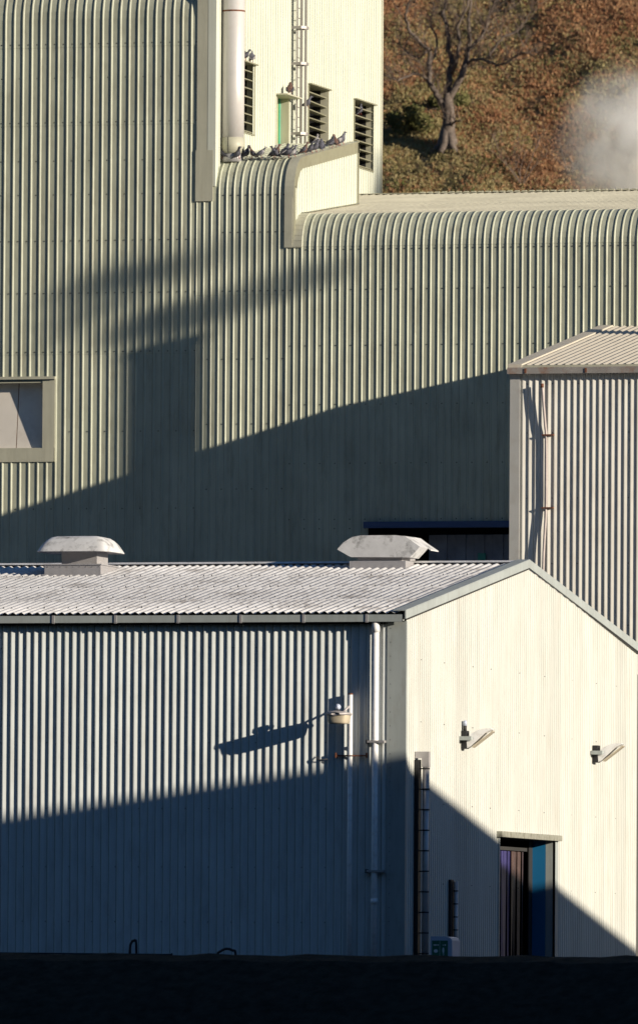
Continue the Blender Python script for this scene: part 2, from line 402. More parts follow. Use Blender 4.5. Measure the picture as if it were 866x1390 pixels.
LIMBS = [([(320, 720, 0), (285, 640, -.1), (250, 580, -.2), (220, 520, -.3), (215, 370, -.2), (200, 330, -.3), (150, 270, -.6), (110, 210, -.8), (95, 130, -1), (130, 40, -1.2), (150, -60, -1.2)], .17, .03),
         ([(220, 520, -.3), (185, 490, -.5), (130, 485, -.8), (60, 520, -1.2), (10, 500, -1.5), (-40, 470, -1.6)], .08, .02),
         ([(318, 600, 0), (325, 470, .2), (330, 400, .3), (310, 330, .4), (300, 220, .5), (275, 110, .6), (290, 0, .7), (300, -120, .8)], .17, .05),
         ([(335, 470, .2), (380, 380, -.2), (400, 290, -.3), (385, 200, -.4), (440, 100, -.5), (470, 20, -.6), (480, -70, -.7)], .11, .03),
         ([(325, 640, 0), (400, 490, -.1), (430, 400, 0), (440, 280, .1), (435, 180, .2), (445, 60, .3), (440, -90, .4)], .18, .04),
         ([(440, 330, .1), (490, 270, .4), (530, 190, .6), (540, 100, .8), (590, 20, 1), (620, -70, 1.2)], .11, .03),
         ([(430, 430, 0), (480, 400, -.3), (560, 400, -.6), (640, 435, -.8), (720, 420, -1), (790, 380, -1.2), (870, 390, -1.4)], .09, .02),
         ([(580, 390, -.6), (640, 300, -.5), (680, 260, -.5), (740, 235, -.4), (790, 180, -.3), (830, 110, -.2)], .07, .02),
         ([(215, 440, -.3), (240, 330, .4), (225, 240, .8), (180, 170, 1.1), (190, 60, 1.4)], .07, .02),
         ([(410, 140, .2), (360, 130, .4), (300, 145, .7)], .05, .015),
         ([(540, 110, .8), (620, 95, .9), (680, 70, 1.1)], .05, .012),
         ([(200, 340, -.3), (150, 380, -.1), (90, 360, .1), (40, 310, .3), (0, 290, .5)], .06, .015),
         ([(625, 310, -.5), (590, 260, -.7), (575, 200, -.9)], .035, .012),
         ([(340, 800, 0), (380, 770, -.5), (430, 760, -.9)], .08, .03)]
for pts, r0, r1 in LIMBS:
    q = smooth_pts([tp(*p) for p in pts], 3, .05)
    o = MB(); limb(o, q, r0, r1, 7); o.build('limb', 'bark', oak)
    twigs(tw, q, .024, 2, 2)
tag(tw.build('twigs', 'twig', oak), kind='stuff')
# scrubby bushes on the hill
def bare_bush(x, y, h, n, seed, label):
    random.seed(seed); z = hz(x, y); t = thing('bare_bush', label, 'bush', (x, y, z), 'leafless bushes on the hillside')
    b = MB()
    for k in range(n):
        a = random.uniform(0, 6.28); q = [Vector((x, y, z - .05))]; d = Vector((math.cos(a) * random.uniform(.2, 1), math.sin(a) * .6, random.uniform(.5, 1))).normalized()
        for s in range(6):
            d = (d + Vector((random.uniform(-.3, .3), random.uniform(-.3, .3), random.uniform(-.2, .2)))).normalized(); q.append(q[-1] + d * h / 6)
        b.tube(q, [.03 * (1 - s / 8) for s in range(7)], 4, False); twigs(b, q, .014, 2, 1)
    b.build('branches', 'twig', t)
bare_bush(-47.6, 197.6, 2.6, 6, 31, 'sprawling leafless bush right of the oak trunk, low on the hill')
bare_bush(-45.6, 199.2, 1.8, 5, 33, 'small pale leafless bush on the hill under the steam, farther from the oak')
def green_shrub(x, y, r, seed, label):
    random.seed(seed); z = hz(x, y); t = thing('green_shrub', label, 'shrub', (x, y, z), 'dark green shrubs on the hillside')
    b = MB(); st = MB()
    for k in range(5):
        a = random.uniform(0, 6.28); st.tube([(x, y, z - .05), (x + .4 * r * math.cos(a), y + .3 * r * math.sin(a), z + r * .5), (x + .7 * r * math.cos(a), y + .6 * r * math.sin(a), z + r * .9)], [.05, .035, .015], 5)
    st.build('stem', 'twig', t)
    cl = [(random.uniform(-1, 1) * r, random.uniform(-.7, .7) * r, random.uniform(.1, .9) * r, random.uniform(.25, .5) * r) for _ in range(12)]
    for k in range(2600):
        c = random.choice(cl); v = Vector((random.gauss(0, 1), random.gauss(0, 1), random.gauss(0, 1))).normalized() * c[3] * random.uniform(.4, 1.05)
        p = Vector((x + c[0], y + c[1], z + c[2])) + v
        if p.z < z - .1: continue
        a = Vector((random.uniform(-1, 1), random.uniform(-1, 1), random.uniform(-1, 1))).normalized(); bb = a.orthogonal().normalized(); s = random.uniform(.04, .1)
        b.quad(p - a * s, p + bb * s * .6, p + a * s, p - bb * s * .6)
    b.build('foliage', 'shrub', t)
green_shrub(-54.3, 201.5, 1.1, 41, 'dark green shrub at the left of the oak, next to the tower wall')
green_shrub(-52.9, 204.0, .8, 42, 'smaller dark green shrub just behind the oak trunk')

# ------------------------------------------------------------------ tall tower block (back left)
B = 48.0; TXs = -19.38; BXs = -16.76
tower = thing('cladded_tower', 'tall olive green ribbed metal tower with three louvred openings in its sunlit side', 'factory building', (-25, 50, 12))
WIN = (-28.6, -24.72, 19.43, 22.17)
tw_p = .2995; hl_p = .2525
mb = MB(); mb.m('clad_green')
def lapped(zlist, y, laps, lap=.006):
    out = []
    for z in zlist: out.append((y, z))
    for z in laps: out += [(y, z - .004), (y - lap, z)]
    return out
path = [(B, 12), (B, 17.6), (B, 19.43), (B, 22.17), (B - .0, 22.9), (B - .006, 22.92), (B - .006, 30.34), (B - .012, 30.36), (B - .012, 32.88), (B - .018, 32.9)] + arc(B - .018, 33.82, 1.6, .157)
path += [(68.3, path[-1][1] + (68.3 - path[-1][0]) * .157)]
tower_roof_z = lambda y: 35.3 + (y - 49.0) * .157
corr_path(mb, path, -42, -20.0, tw_p, .027, P_PAN, -.04, holes=[WIN], shade_strip=(.546, .58))
screws_front(mb, B, -34, -20.02, tw_p, [15.2, 17.9, 20.4, 28.1, 29.2, 31.9], 2, .28, -.04, holes=[WIN])
screws_front(mb, B - .006, -34, -20.02, tw_p, [24.9, 26.6, 30.45, 22.99], 1, .28, -.04)
screws_front(mb, B - .012, -34, -20.02, tw_p, [33.0], 1, .28, -.04)
mb.build('front_wall', parent=tower)
LV = [(51.0, 52.5, 30.35, 32.62), (59.1, 61.5, 30.3, 32.6), (64.85, 67.3, 30.36, 32.6)]; DR = (55.2, 56.6, 29.6, 31.9)
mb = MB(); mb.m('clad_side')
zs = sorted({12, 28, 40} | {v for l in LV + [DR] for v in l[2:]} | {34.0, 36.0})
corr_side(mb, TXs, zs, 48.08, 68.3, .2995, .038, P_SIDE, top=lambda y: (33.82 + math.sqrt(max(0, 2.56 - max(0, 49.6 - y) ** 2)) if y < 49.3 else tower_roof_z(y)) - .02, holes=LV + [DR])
mb.build('side_wall', parent=tower)
mb = MB(); mb.m('clad_green'); mb.box((-42, 68.2, 12), (TXs - .04, 68.3, 37.7)); mb.build('rear_wall', parent=tower)
mb = MB(); mb.m('trim_green')           # corner flashing: front leg and side leg
mb.box((-19.99, B - .045, 29.4), (-19.62, B + .02, 36.5)); mb.m('clad_side').box((-19.618, B - .05, 28.3), (TXs + .03, B + .25, 36.5))
mb.m('trim_green').box((-20.02, B - .055, 27.82), (-19.43, B - .02, 29.47)); mb.build('corner_flashing', parent=tower)
mb = MB(); mb.m('trim_green').box((TXs - .06, 68.3, 12), (TXs + .05, 68.42, 37.6)); mb.build('corner_trim', parent=tower)
mb = MB(); mb.m('clad_side').box((TXs + .03, 48.02, 29.4), (TXs + .036, 48.6, 29.5)); 
# window recess
wp = bpy.data.objects.new('window', None); C.objects.link(wp); wp.parent = tower; wp.location = (-26.5 + 25, B - 50, 19.5 - 12)
mb = MB(); mb.m('trim_green')
x0, x1, z0, z1 = WIN
mb.box((x1 - .02 - .0, B - .05, z0), (x1 + .02, B - .0, z1))
mb.box((-25.12, B - .052, z0 + .02), (x1, B - .028, z1 - .1)); mb.box((x0, B - .05, z0), (x1 + .015, B - .026, 19.88)); mb.box((x0, B - .12, z1 - .06), (x1 + .03, B - .02, z1 + .03))
mb.box((-25.12, B - .028, 19.88), (-25.09, B + .40, z1 - .1)); mb.box((x0, B - .028, 19.86), (-25.1, B + .40, 19.885)); mb.box((x0, B - .03, 22.0), (-25.1, B + .4, 22.03))
mb.build('frame', parent=wp)
mb = MB(); mb.m('panel_pink'); mb.prism([(x0, B + .06, 19.89), (x0, B + .11, 19.89), (x0, B + .38, 22.0), (x0, B + .33, 22.0)], (-26.05 - x0, 0, 0))
mb.prism([(-26.02, B + .06, 19.89), (-26.02, B + .11, 19.89), (-26.02, B + .38, 22.0), (-26.02, B + .33, 22.0)], (-25.125 + 26.02, 0, 0))
mb.m('rust'); mb.prism([(-26.05, B + .07, 19.89), (-26.05, B + .11, 19.89), (-26.05, B + .38, 22.0), (-26.05, B + .34, 22.0)], (.03, 0, 0))
mb.build('board', parent=wp)
# louvres
for n_, (ya, yb, za, zb) in enumerate(LV):
    lo = bpy.data.objects.new('louvre_vent', None); C.objects.link(lo); lo.parent = tower; lo.location = (TXs + 25, ya - 50, za - 12)
    mb = MB(); mb.m('trim_side'); d = .62
    mb.box((TXs - .24, ya - .03, za - .04), (TXs + .045, ya, zb)); mb.m('trim_green').box((TXs - .24, yb, za - .04), (TXs + .045, yb + .03, zb))
    mb.m('inside').box((TXs - d, ya - .03, za - .04), (TXs - .242, ya, zb)); mb.box((TXs - d, yb, za - .04), (TXs - .242, yb + .03, zb)); mb.m('trim_side')
    mb.box((TXs - d, ya, za - .04), (TXs + .05, yb, za)); mb.box((TXs - d, ya - .05, zb), (TXs + .14, yb + .08, zb + .04))
    mb.m('inside').box((TXs - d - .03, ya - .03, za - .04), (TXs - d, yb + .03, zb + .04)); mb.build('frame', parent=lo)
    nb = 8; st = (zb - za) / nb
    for k in range(nb):
        z = za + k * st + .04; mb = MB(); mb.m('trim_green')
        tilt = .0 if n_ != 1 else random.uniform(-.06, .06)
        mb.m('trim_side'); mb.prism([(TXs - .02, ya + .01, z), (TXs - .40, ya + .01, z + .05), (TXs - .40, ya + .01, z + .07), (TXs - .02, ya + .01, z + .035)], (0, yb - ya - .02, tilt)); mb.build('blade', parent=lo)
# doorway with hood
dw = bpy.data.objects.new('doorway', None); C.objects.link(dw); dw.parent = tower; dw.location = (TXs + 25, 5.2, 17.6)
mb = MB(); mb.m('trim_green').box((TXs - .3, 56.6, 29.6), (TXs + .045, 56.66, 31.9)); mb.box((TXs - .3, 55.12, 29.6), (TXs + .045, 55.2, 31.9)); mb.box((TXs - .3, 55.05, 31.9), (TXs + .42, 56.9, 31.94)); mb.build('frame', parent=dw)
mb = MB(); mb.m('doorgreen').box((TXs - .35, 55.2, 29.6), (TXs - .3, 56.6, 31.9)); mb.m('mint').box((TXs - .3, 56.52, 29.6), (TXs - .25, 56.6, 31.9)); mb.build('door', parent=dw)
# projecting box with curved eave
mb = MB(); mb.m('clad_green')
bpath = [(B, 12), (B, 19), (B, 24.76), (B - .005, 24.78), (B - .005, 28.05)] + arc(B - .005, 28.07, 1.2, .157)
bz = lambda y: bpath[-1][1] + (y - bpath[-1][0]) * .157
bp2 = bpath + [(55.8, bz(55.8))]
OPN = (-14.18, -8.0, 12, 17.37)
corr_path(mb, bp2, -19.98, BXs - .25, hl_p, .0255, P_PAN, .03, shade_strip=(.546, .58))
screws_front(mb, B, -19.9, -17.0, hl_p, [13.5, 15.6, 18.5, 20.6, 22.7], 2, .28, .03)
screws_front(mb, B - .005, -19.4, -17.0, hl_p, [24.9, 26.8, 28.0], 1, .28, .03)
mb.build('box_front', parent=tower)
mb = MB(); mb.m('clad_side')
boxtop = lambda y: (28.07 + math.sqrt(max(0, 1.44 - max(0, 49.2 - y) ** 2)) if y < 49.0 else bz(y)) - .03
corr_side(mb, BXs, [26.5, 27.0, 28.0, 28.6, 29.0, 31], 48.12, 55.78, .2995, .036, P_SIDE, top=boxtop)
mb.build('box_side', parent=tower)
mb = MB(); mb.m('trim_green')    # curved verge strip that wraps the box edge and returns down the side
prof = [(B, 26.35), (B, 27.6), (B - .005, 28.07)] + arc(B - .005, 28.07, 1.2, .157)[1:] + [(55.85, bz(55.85))]
n = len(prof); cen = [(min(max(p[0], B) + .0, 99), p[1]) for p in prof]
outer = []
for k, p in enumerate(prof):
    a = Vector(prof[max(k - 1, 0)]); b = Vector(prof[min(k + 1, n - 1)]); d = (b - a).normalized(); outer.append((Vector(p) + Vector((-d.y, d.x)) * .045, Vector(p) + Vector((d.y, -d.x)) * .33))
for k in range(n - 1):
    (o1, i1), (o2, i2) = outer[k], outer[k + 1]; xa, xb = BXs - .27, BXs + .05; mb.m('trim_green')
    mb.quad((xa, o1.x, o1.y), (xb, o1.x, o1.y), (xb, o2.x, o2.y), (xa, o2.x, o2.y))
    mb.m('trim_side')
    if k >= 3: mb.quad((xb, o1.x, o1.y), (xb, i1.x, i1.y), (xb, i2.x, i2.y), (xb, o2.x, o2.y))
    elif k < 3: mb.quad((xb, o1.x, o1.y), (xb, o1.x + .22, o1.y), (xb, o2.x + .22, o2.y), (xb, o2.x, o2.y))
mb.box((BXs - .02, 55.7, 27.5), (BXs + .05, 55.85, bz(55.8)))
mb.build('verge_flashing', parent=tower)
mb = MB(); mb.m('clad_side').box((-19.3, 55.75, 27.5), (BXs - .03, 55.8, bz(55.75))); mb.build('box_rear', parent=tower)
# droppings on the box roof
mb = MB(); mb.m('dropping'); random.seed(5)
for k in range(260):
    y = 48.85 + random.random() ** 2 * 5; x = random.uniform(-19.2, -16.75); z = bz(y) + .032 + .0002 * k / 260; s = random.uniform(.015, .07)
    t = random.uniform(0, 3); q = [(x + s * math.cos(t + a) * random.uniform(.7, 1.2), y + s * 1.4 * math.sin(t + a), z + .157 * s * 1.4 * math.sin(t + a)) for a in (0, 1.2, 2.5, 3.8, 5)]
    mb.quad(*q)
tag(mb.build('droppings', parent=tower), kind='stuff')

# ------------------------------------------------------------------ long hall
hall = thing('long_ribbed_hall', 'long olive green ribbed metal hall with a curved eave and a wide dark opening', 'factory building', (-8, 50, 12))
hpath = [(B, 12), (B, 15), (B, 17.34), (B - .006, 17.37), (B - .006, 21.4), (B - .006, 26.29), (B - .012, 26.31)] + arc(B - .012, 26.31, 1.13, .124)
hz0 = hpath[-1]; hrz = lambda y: hz0[1] + (y - hz0[0]) * .124
mb = MB(); mb.m('clad_green')
corr_path(mb, hpath, BXs + .30, 20, hl_p, .0255, P_PAN, .03, holes=[OPN], shade_strip=(.546, .58))
lo = [(B, 12), (B, 15), (B, 17.34), (B - .006, 17.37), (B - .006, 26.33)]
corr_path(mb, lo, BXs - .25, BXs + .30, hl_p, .0255, P_PAN, .03, shade_strip=(.546, .58))
screws_front(mb, B, -16.4, -4, hl_p, [14, 15.5, 17.2], 2, .28, .03, holes=[OPN])
screws_front(mb, B - .006, -16.9, -3, hl_p, [17.5, 19.3, 21.2, 23.1, 24.9], 2, .28, .03)
screws_front(mb, B - .006, -16.4, -3, hl_p, [26.2], 1, .28, .03)
mb.build('front_wall', parent=hall)
mb = MB(); mb.m('roof_hall')
corr_path(mb, [hz0, (55, hrz(55)), (55.02, hrz(55) + .008), (63.5, hrz(63.5)), (78, hrz(63.5) - 1.8)], BXs - .0, 20, hl_p, .0255, P_PAN, .03)
corr_path(mb, [(55.8, hrz(55.8)), (63.5, hrz(63.5)), (78, hrz(63.5) - 1.8)], TXs + .05, BXs, hl_p, .0255, P_PAN, .03)
mb.build('roof', parent=hall)
mb = MB(); mb.m('clad_green').box((BXs + .3, 77.8, 12), (20, 78, hrz(63.5) - 1.9)); mb.box((19.9, 48.1, 12), (20, 77.9, 27)); mb.build('rear_wall', parent=hall)
mb = MB(); mb.m('trim_green')       # flashing that closes the curved eave against the box
ar = arc(B - .012, 26.31, 1.13, .124)
xs0, xs1 = BXs + .05, BXs + .32
mb.box((BXs - .268, B - .058, 26.28), (BXs - .0, B - .036, 27.9))
pr = [(B - .012, 26.28)] + ar
for k in range(len(pr) - 1):
    a, b = Vector(pr[k]), Vector(pr[k + 1]); d = (b - a).normalized(); nn = Vector((-d.y, d.x)) * .042
    mb.quad((BXs - .0, a.x + nn.x, a.y + nn.y), (xs1, a.x + nn.x, a.y + nn.y), (xs1, b.x + nn.x, b.y + nn.y), (BXs - .0, b.x + nn.x, b.y + nn.y))
    mb.quad((xs1, a.x + nn.x, a.y + nn.y), (xs1, a.x, a.y), (xs1, b.x, b.y), (xs1, b.x + nn.x, b.y + nn.y))
mb.quad((BXs, ar[-1][0], ar[-1][1] + .06), (xs1 - .1, ar[-1][0], ar[-1][1] + .06), (xs1 - .1, 55.8, hrz(55.8) + .06), (BXs, 55.8, hrz(55.8) + .06))
mb.build('eave_end_flashing', parent=hall)
mb = MB(); mb.m('trim_green')
for k in range(140):
    x = BXs + .1 + k * hl_p; 
    if x > 19: break
    mb.box((x, 63.44, hrz(63.5) + .03), (x + .15, 63.56, hrz(63.5) + .075))
mb.box((TXs + .1, 63.3, hrz(63.5) + .015), (20, 63.7, hrz(63.5) + .034)); mb.build('ridge_cap', parent=hall)
op = bpy.data.objects.new('loading_opening', None); C.objects.link(op); op.parent = hall; op.location = (-3, -1, 0)
mb = MB(); mb.m('bluetrim').box((-14.25, B - .35, 17.2), (-8, B - .03, 17.40)); mb.build('lintel', parent=op)
mb = MB(); mb.m('inside').box((-14.3, B + 2.5, 12), (-7.5, B + 2.6, 17.6)); mb.box((-14.3, B + .02, 12), (-14.2, B + 2.5, 17.6)); mb.box((-14.3, B + .02, 17.4), (-7.5, B + 2.6, 17.6)); mb.build('recess', parent=op)
mb = MB(); mb.m('shutter')
corr_path(mb, [(B + .9, 12), (B + .9, 17.02)], -12.4, -8.0, .62, .05, [(0, 0), (.42, 0), (.45, 1), (.97, 1)], 0)
mb.build('sliding_door', parent=op)
mb = MB(); mb.m('teal').box((-10.75, B + .80, 16.1), (-10.5, B + .84, 16.42)); mb.build('notice_plate', parent=op)

# flue pipe beside tower corner
fx, fy = -19.02, 48.80
fl = thing('flue_pipe', 'thick pinkish metal flue pipe rising beside the tower corner', 'pipe', (fx, fy, 29.2))
mb = MB(); mb.m('flue').tube([(fx, fy, 29.9), (fx, fy, 31.5), (fx, fy, 36.5)], .365, 28); mb.build('pipe', parent=fl)
mb = MB(); mb.m('trim_green').tube([(fx, fy, 29.42), (fx, fy, 29.93)], .375, 28); mb.m('dark').box((fx - .06, fy - .382, 29.42), (fx - .045, fy - .36, 29.93)); mb.build('collar', parent=fl)
mb = MB(); mb.m('galv').tube([(fx, fy, 29.14), (fx, fy, 29.44)], .345, 28); mb.build('base', parent=fl)
mb = MB(); mb.m('rust').tube([(fx, fy, 34.02), (fx, fy, 34.07)], .372, 28, True); mb.build('joint_band', parent=fl)

# caged ladder
la = thing('caged_ladder', 'grey steel caged ladder fixed to the bright side wall of the tower', 'ladder', (TXs + .3, 57.2, 29.8))
lx = TXs + .22
for y in (56.95, 57.4):
    mb = MB(); mb.m('ladder').box((lx - .02, y - .03, 29.7), (lx + .02, y + .03, 37)); mb.build('stile', parent=la)
z = 30.0
while z < 36.8:
    mb = MB(); mb.m('ladder').tube([(lx, 56.95, z), (lx, 57.4, z)], .014, 6); mb.build('rung', parent=la); z += .33
for (dx, y) in ((.34, 57.0), (.49, 57.0)):
    mb = MB(); mb.m('ladder').box((TXs + dx - .035, y - .03, 29.7), (TXs + dx + .035, y + .03, 37)); mb.build('cage_bar', parent=la)
for z in (30.72, 33.05, 34.25):
    mb = MB(); mb.m('ladder'); 
    q = [(TXs + .03, 56.9), (TXs + .38, 56.84), (TXs + .53, 56.98), (TXs + .53, 57.25), (TXs + .38, 57.45), (TXs + .03, 57.45)]
    for a, b in zip(q, q[1:]): mb.prism([(a[0], a[1], z), (b[0], b[1], z), (b[0], b[1], z + .09), (a[0], a[1], z + .09)], (-.012, .006, 0))
    mb.build('hoop', parent=la)

# ------------------------------------------------------------------ side shed (right, middle distance)
SX0, SX1, SY = -5.85, 30.0, 34.0
shed = thing('pale_side_shed', 'pale pinkish ribbed metal shed at the right edge, behind the near gable', 'shed', (SX0, SY, 12))
mb = MB(); mb.m('clad_shed'); corr_path(mb, [(SY, 12), (SY, 17), (SY, 21.25)], SX0 + .27, SX1, .2, .032, P_BOX, .02, shade_strip=(.241, .3))
screws_front(mb, SY, SX0 + .4, 1, .2, [13.5, 15.4, 17.4, 19.4, 20.9], 4, .15, .02, .013); mb.build('front_wall', parent=shed)
mb = MB(); mb.m('clad_shed').box((SX0, SY + .02, 12), (SX0 + .05, 47.9, 21.3)); mb.prism([(SX0 + .0, SY + .1, 21.3), (SX0, 47.9, 21.3), (SX0, 47.9, 22.8), (SX0, 45.3, 23.25), (SX0, SY + .1, 21.4)], (.05, 0, 0)); mb.build('end_wall', parent=shed); mb = MB(); mb.m('clad_shed').box((SX1 - .05, SY + .05, 12), (SX1, 47.9, 21.3)); mb.build('end_wall', parent=shed)
mb = MB(); mb.m('trim_shed').box((SX0 - .03, SY - .06, 12), (SX0 + .28, SY + .05, 21.22)); mb.build('corner_flashing', parent=shed)
mb = MB(); mb.m('roof_shed'); zr = lambda y: 21.47 + (y - SY) * .1705
corr_path(mb, [(SY - .15, zr(SY - .15)), (SY + 7, zr(SY + 7)), (SY + 7.02, zr(SY + 7) + .01), (45.34, zr(45.34)), (47.9, zr(45.34) - .42)], SX0 + .12, SX1, .24, .045, P_BOX, .05); 
rf = mb.build('roof', parent=shed)
mb = MB(); mb.m('roof_shed'); mb.prism([(SX0 - .06, SY - .18, zr(SY - .18) - .04), (SX0 - .06, SY - .18, zr(SY - .18) + .06), (SX0 - .06, 45.34, zr(45.34) + .065), (SX0 - .06, 47.9, zr(45.34) - .36), (SX0 - .06, 47.9, zr(45.34) - .46), (SX0 - .06, 45.34, zr(45.34) - .04)], (.42, 0, 0)); mb.build('verge_trim', parent=rf)
gt = MB(); gt.m('trim_green').box((SX0 - .05, SY - .16, 21.40), (SX1, SY - .06, 21.47)); gt.build('fascia', parent=shed)
mb = MB(); mb.m('rustgut').box((SX0 - .08, SY - .24, 21.20), (SX1, SY - .05, 21.395)); gutter = mb.build('gutter', parent=shed)
for x in (-5.35, -3.45, -1.5, .5):
    mb = MB(); mb.m('rust').box((x - .03, SY - .26, 21.22), (x + .03, SY - .242, 21.36)); mb.build('bracket', parent=gutter)
# bowed pipe on the shed
pp = thing('bowed_wall_pipe', 'thin rusty topped pipe bowed away from the ribbed shed wall', 'pipe', (-4.78, SY - .1, 15))
mb = MB(); mb.m('pipe_pink').tube(smooth_pts([(-4.83, SY - .17, 20.8), (-4.80, SY - .15, 20.3), (-4.75, SY - .11, 19.6), (-4.73, SY - .085, 19.3), (-4.72, SY - .085, 18.2), (-4.72, SY - .085, 17.1), (-4.75, SY - .13, 16.2), (-4.78, SY - .15, 15.3), (-4.8, SY - .16, 12.5)], 3, 0), .042, 10); mb.build('pipe', parent=pp)
mb = MB(); mb.m('rust').tube([(-4.835, SY - .175, 20.78), (-4.838, SY - .18, 20.9)], .05, 10); mb.build('end_cap', parent=pp)
for z in (19.33, 17.1):
    mb = MB(); mb.m('rust').box((-4.85, SY - .15, z - .02), (-4.48, SY - .035, z + .02)); mb.build('clip', parent=pp)

# ------------------------------------------------------------------ near workshop
NS = thing('near_workshop', 'pale ribbed metal workshop with a weathered grey corrugated roof and bright gable', 'workshop', (-6, 6, 2.2))
mb = MB(); mb.m('clad_near'); corr_path(mb, [(0, 2.2), (0, 6.0), (-.003, 6.02), (-.003, 12.3)], -40, -.50, .2205, .036, P_BOX, -.06, shade_strip=(.241, .3))
screws_front(mb, 0, -13, -.6, .2205, [4.1, 5.6, 7.2, 9.0, 11.6], 3, .16, -.06, .011); mb.build('front_wall', parent=NS)
mb = MB(); mb.m('trim_grey').box((-.50, -.05, 2.2), (-.04, -.0, 12.3)); mb.box((-.04, -.05, 2.2), (.035, .06, 12.3)); 
mb.m('dark')
for k in range(26): mb.box((-.42, -.056, 2.6 + .38 * k), (-.40, -.048, 2.62 + .38 * k))
mb.build('corner_flashing', parent=NS)
zn = lambda y: 12.50 + (y if y < 13.2 else 26.4 - y) * .1465
DOOR = (10.2, 16.5, 2.2, 6.62)
mb = MB(); mb.m('clad_gable'); corr_side(mb, 0, [2.2, 6.62, 11.9, 12.2, 15], .06, 26.4, .22, .019, P_SIDE, top=lambda y: zn(y) - .12, holes=[DOOR], phase=.03)
mb.m('dark')
for y in [1.6, 4.1, 7.2, 9.2, 12.4, 15.3, 18.5, 21.4, 23.8]:
    for z in (5.2, 7.4, 9.6, 11.3): mb.box((.0, y - .03, z), (.024, y + .01, z + .018))
mb.build('gable_wall', parent=NS)
mb = MB(); mb.m('clad_near').box((-40, 26.35, 2.2), (-.05, 26.4, 12.2)); mb.build('rear_wall', parent=NS)
mb = MB(); mb.m('asbestos')
def rp(ys_):
    out = []
    for k, y in enumerate(ys_):
        out.append((y, zn(y) + (.0 if k % 2 == 0 else .014)))
    return out
rows = [(-.28, zn(-.28)), (3.1, zn(3.1) + .012), (3.105, zn(3.1) - .012), (6.5, zn(6.5) + .012), (6.505, zn(6.5) - .012), (9.9, zn(9.9) + .012), (9.905, zn(9.9) - .012), (13.2, zn(13.2))]
rows = [(-.28, zn(-.28)), (3.1, zn(3.1)), (3.11, zn(3.1) - .02), (6.5, zn(6.5) - .02), (6.51, zn(6.5) - .035), (9.9, zn(9.9) - .035), (9.91, zn(9.9) - .05), (13.2, zn(13.2) - .05)]
rows = [(y, z + .05) for y, z in rows]
corr_path(mb, rows, -40, -.22, .2333, .06, P_SIN, .0, smooth=True)
corr_path(mb, [(13.2, zn(13.2)), (26.7, zn(26.7))], -40, -.22, .2333, .06, P_SIN, 0, smooth=True)
mb.m('dark')
for ri, y in enumerate((.9, 3.6, 6.4, 9.4)):
    k = 0; x = -14.4 + .2333 * .5 + (ri % 3) * .2333
    while x < -.5:
        z = zn(y) + .1; s = .018; xx = x + random.choice((0, 0, 0, .2333)); hgt = random.uniform(.03, .065)
        i = len(mb.v); mb.v += [(xx - s, y - s, z), (xx + s, y - s, z), (xx + s, y + s, z), (xx - s, y + s, z), (xx, y, z + hgt)]
        for q in ((0, 1, 4), (1, 2, 4), (2, 3, 4), (3, 0, 4)): mb.face(tuple(i + j for j in q))
        x += .2333 * 2
nroof = mb.build('roof', parent=NS)
mb = MB(); mb.m('asbestos').prism([(-40, 12.9, zn(13.2) + .05), (-40, 13.2, zn(13.2) + .115), (-40, 13.5, zn(13.2) + .05)], (39.7, 0, 0)); mb.build('ridge_cap', parent=nroof)
# barge trims: flat top strip plus vertical fascia, per slope
for (ya, yb) in ((-.30, 13.2), (13.2, 26.7)):
    za, zb = zn(max(ya, -.3)), zn(yb)
    mb = MB(); mb.m('trim_grey')
    mb.prism([(-.28, ya, za + .118), (-.28, yb, zb + .118), (-.28, yb, zb + .14), (-.28, ya, za + .14)], (.36, 0, 0))
    mb.prism([(.05, ya, za - .10), (.05, yb, zb - .10), (.05, yb, zb + .117), (.05, ya, za + .117)], (.035, 0, 0))
    mb.m('dark'); mb.prism([(.022, ya + .3, za - .12), (.022, yb - .0, zb - .16), (.022, yb, zb - .10), (.022, ya + .3, za - .06)], (.025, 0, 0))
    mb.build('barge_board', parent=NS)
mb = MB(); mb.m('trim_grey').box((-40, -.30, 12.30), (-.0, -.28, 12.475)); mb.box((-40, -.30, 12.28), (-.0, -.14, 12.30)); mb.box((-40, -.16, 12.28), (-.0, -.14, 12.47)); mb.box((-.02, -.3, 12.28), (0, -.14, 12.475))
mb.m('inside').box((-40, -.138, 12.22), (-.51, -.04, 12.47)); g = mb.build('gutter', parent=NS)
x = -1.02
while x > -14:
    mb = MB(); mb.m('galv').box((x - .035, -.318, 12.27), (x + .035, -.302, 12.485)); mb.box((x - .035, -.318, 12.26), (x + .035, -.14, 12.277)); mb.build('bracket', parent=g); x -= 1.78
dp = bpy.data.objects.new('downpipe', None); C.objects.link(dp); dp.parent = NS; dp.location = (5.2, -6.12, 0)
mb = MB(); mb.m('white').tube([(-.80, -.16, 2.25), (-.80, -.16, 6.0), (-.80, -.16, 12.2)], .085, 16); mb.tube([(-.8, -.16, 12.0), (-.8, -.16, 12.26)], .11, 16); mb.tube([(-.8, -.16, 4.6), (-.8, -.16, 4.75)], .1, 16); mb.build('pipe', parent=dp)
for z in (9.02, 5.5):
    mb = MB(); mb.m('galv').box((-1.0, -.26, z - .03), (-.52, -.05, z + .03)); mb.m('dark').box((-1.06, -.16, z - .05), (-1.0, -.04, z + .05)); mb.build('pipe_clip', parent=dp)
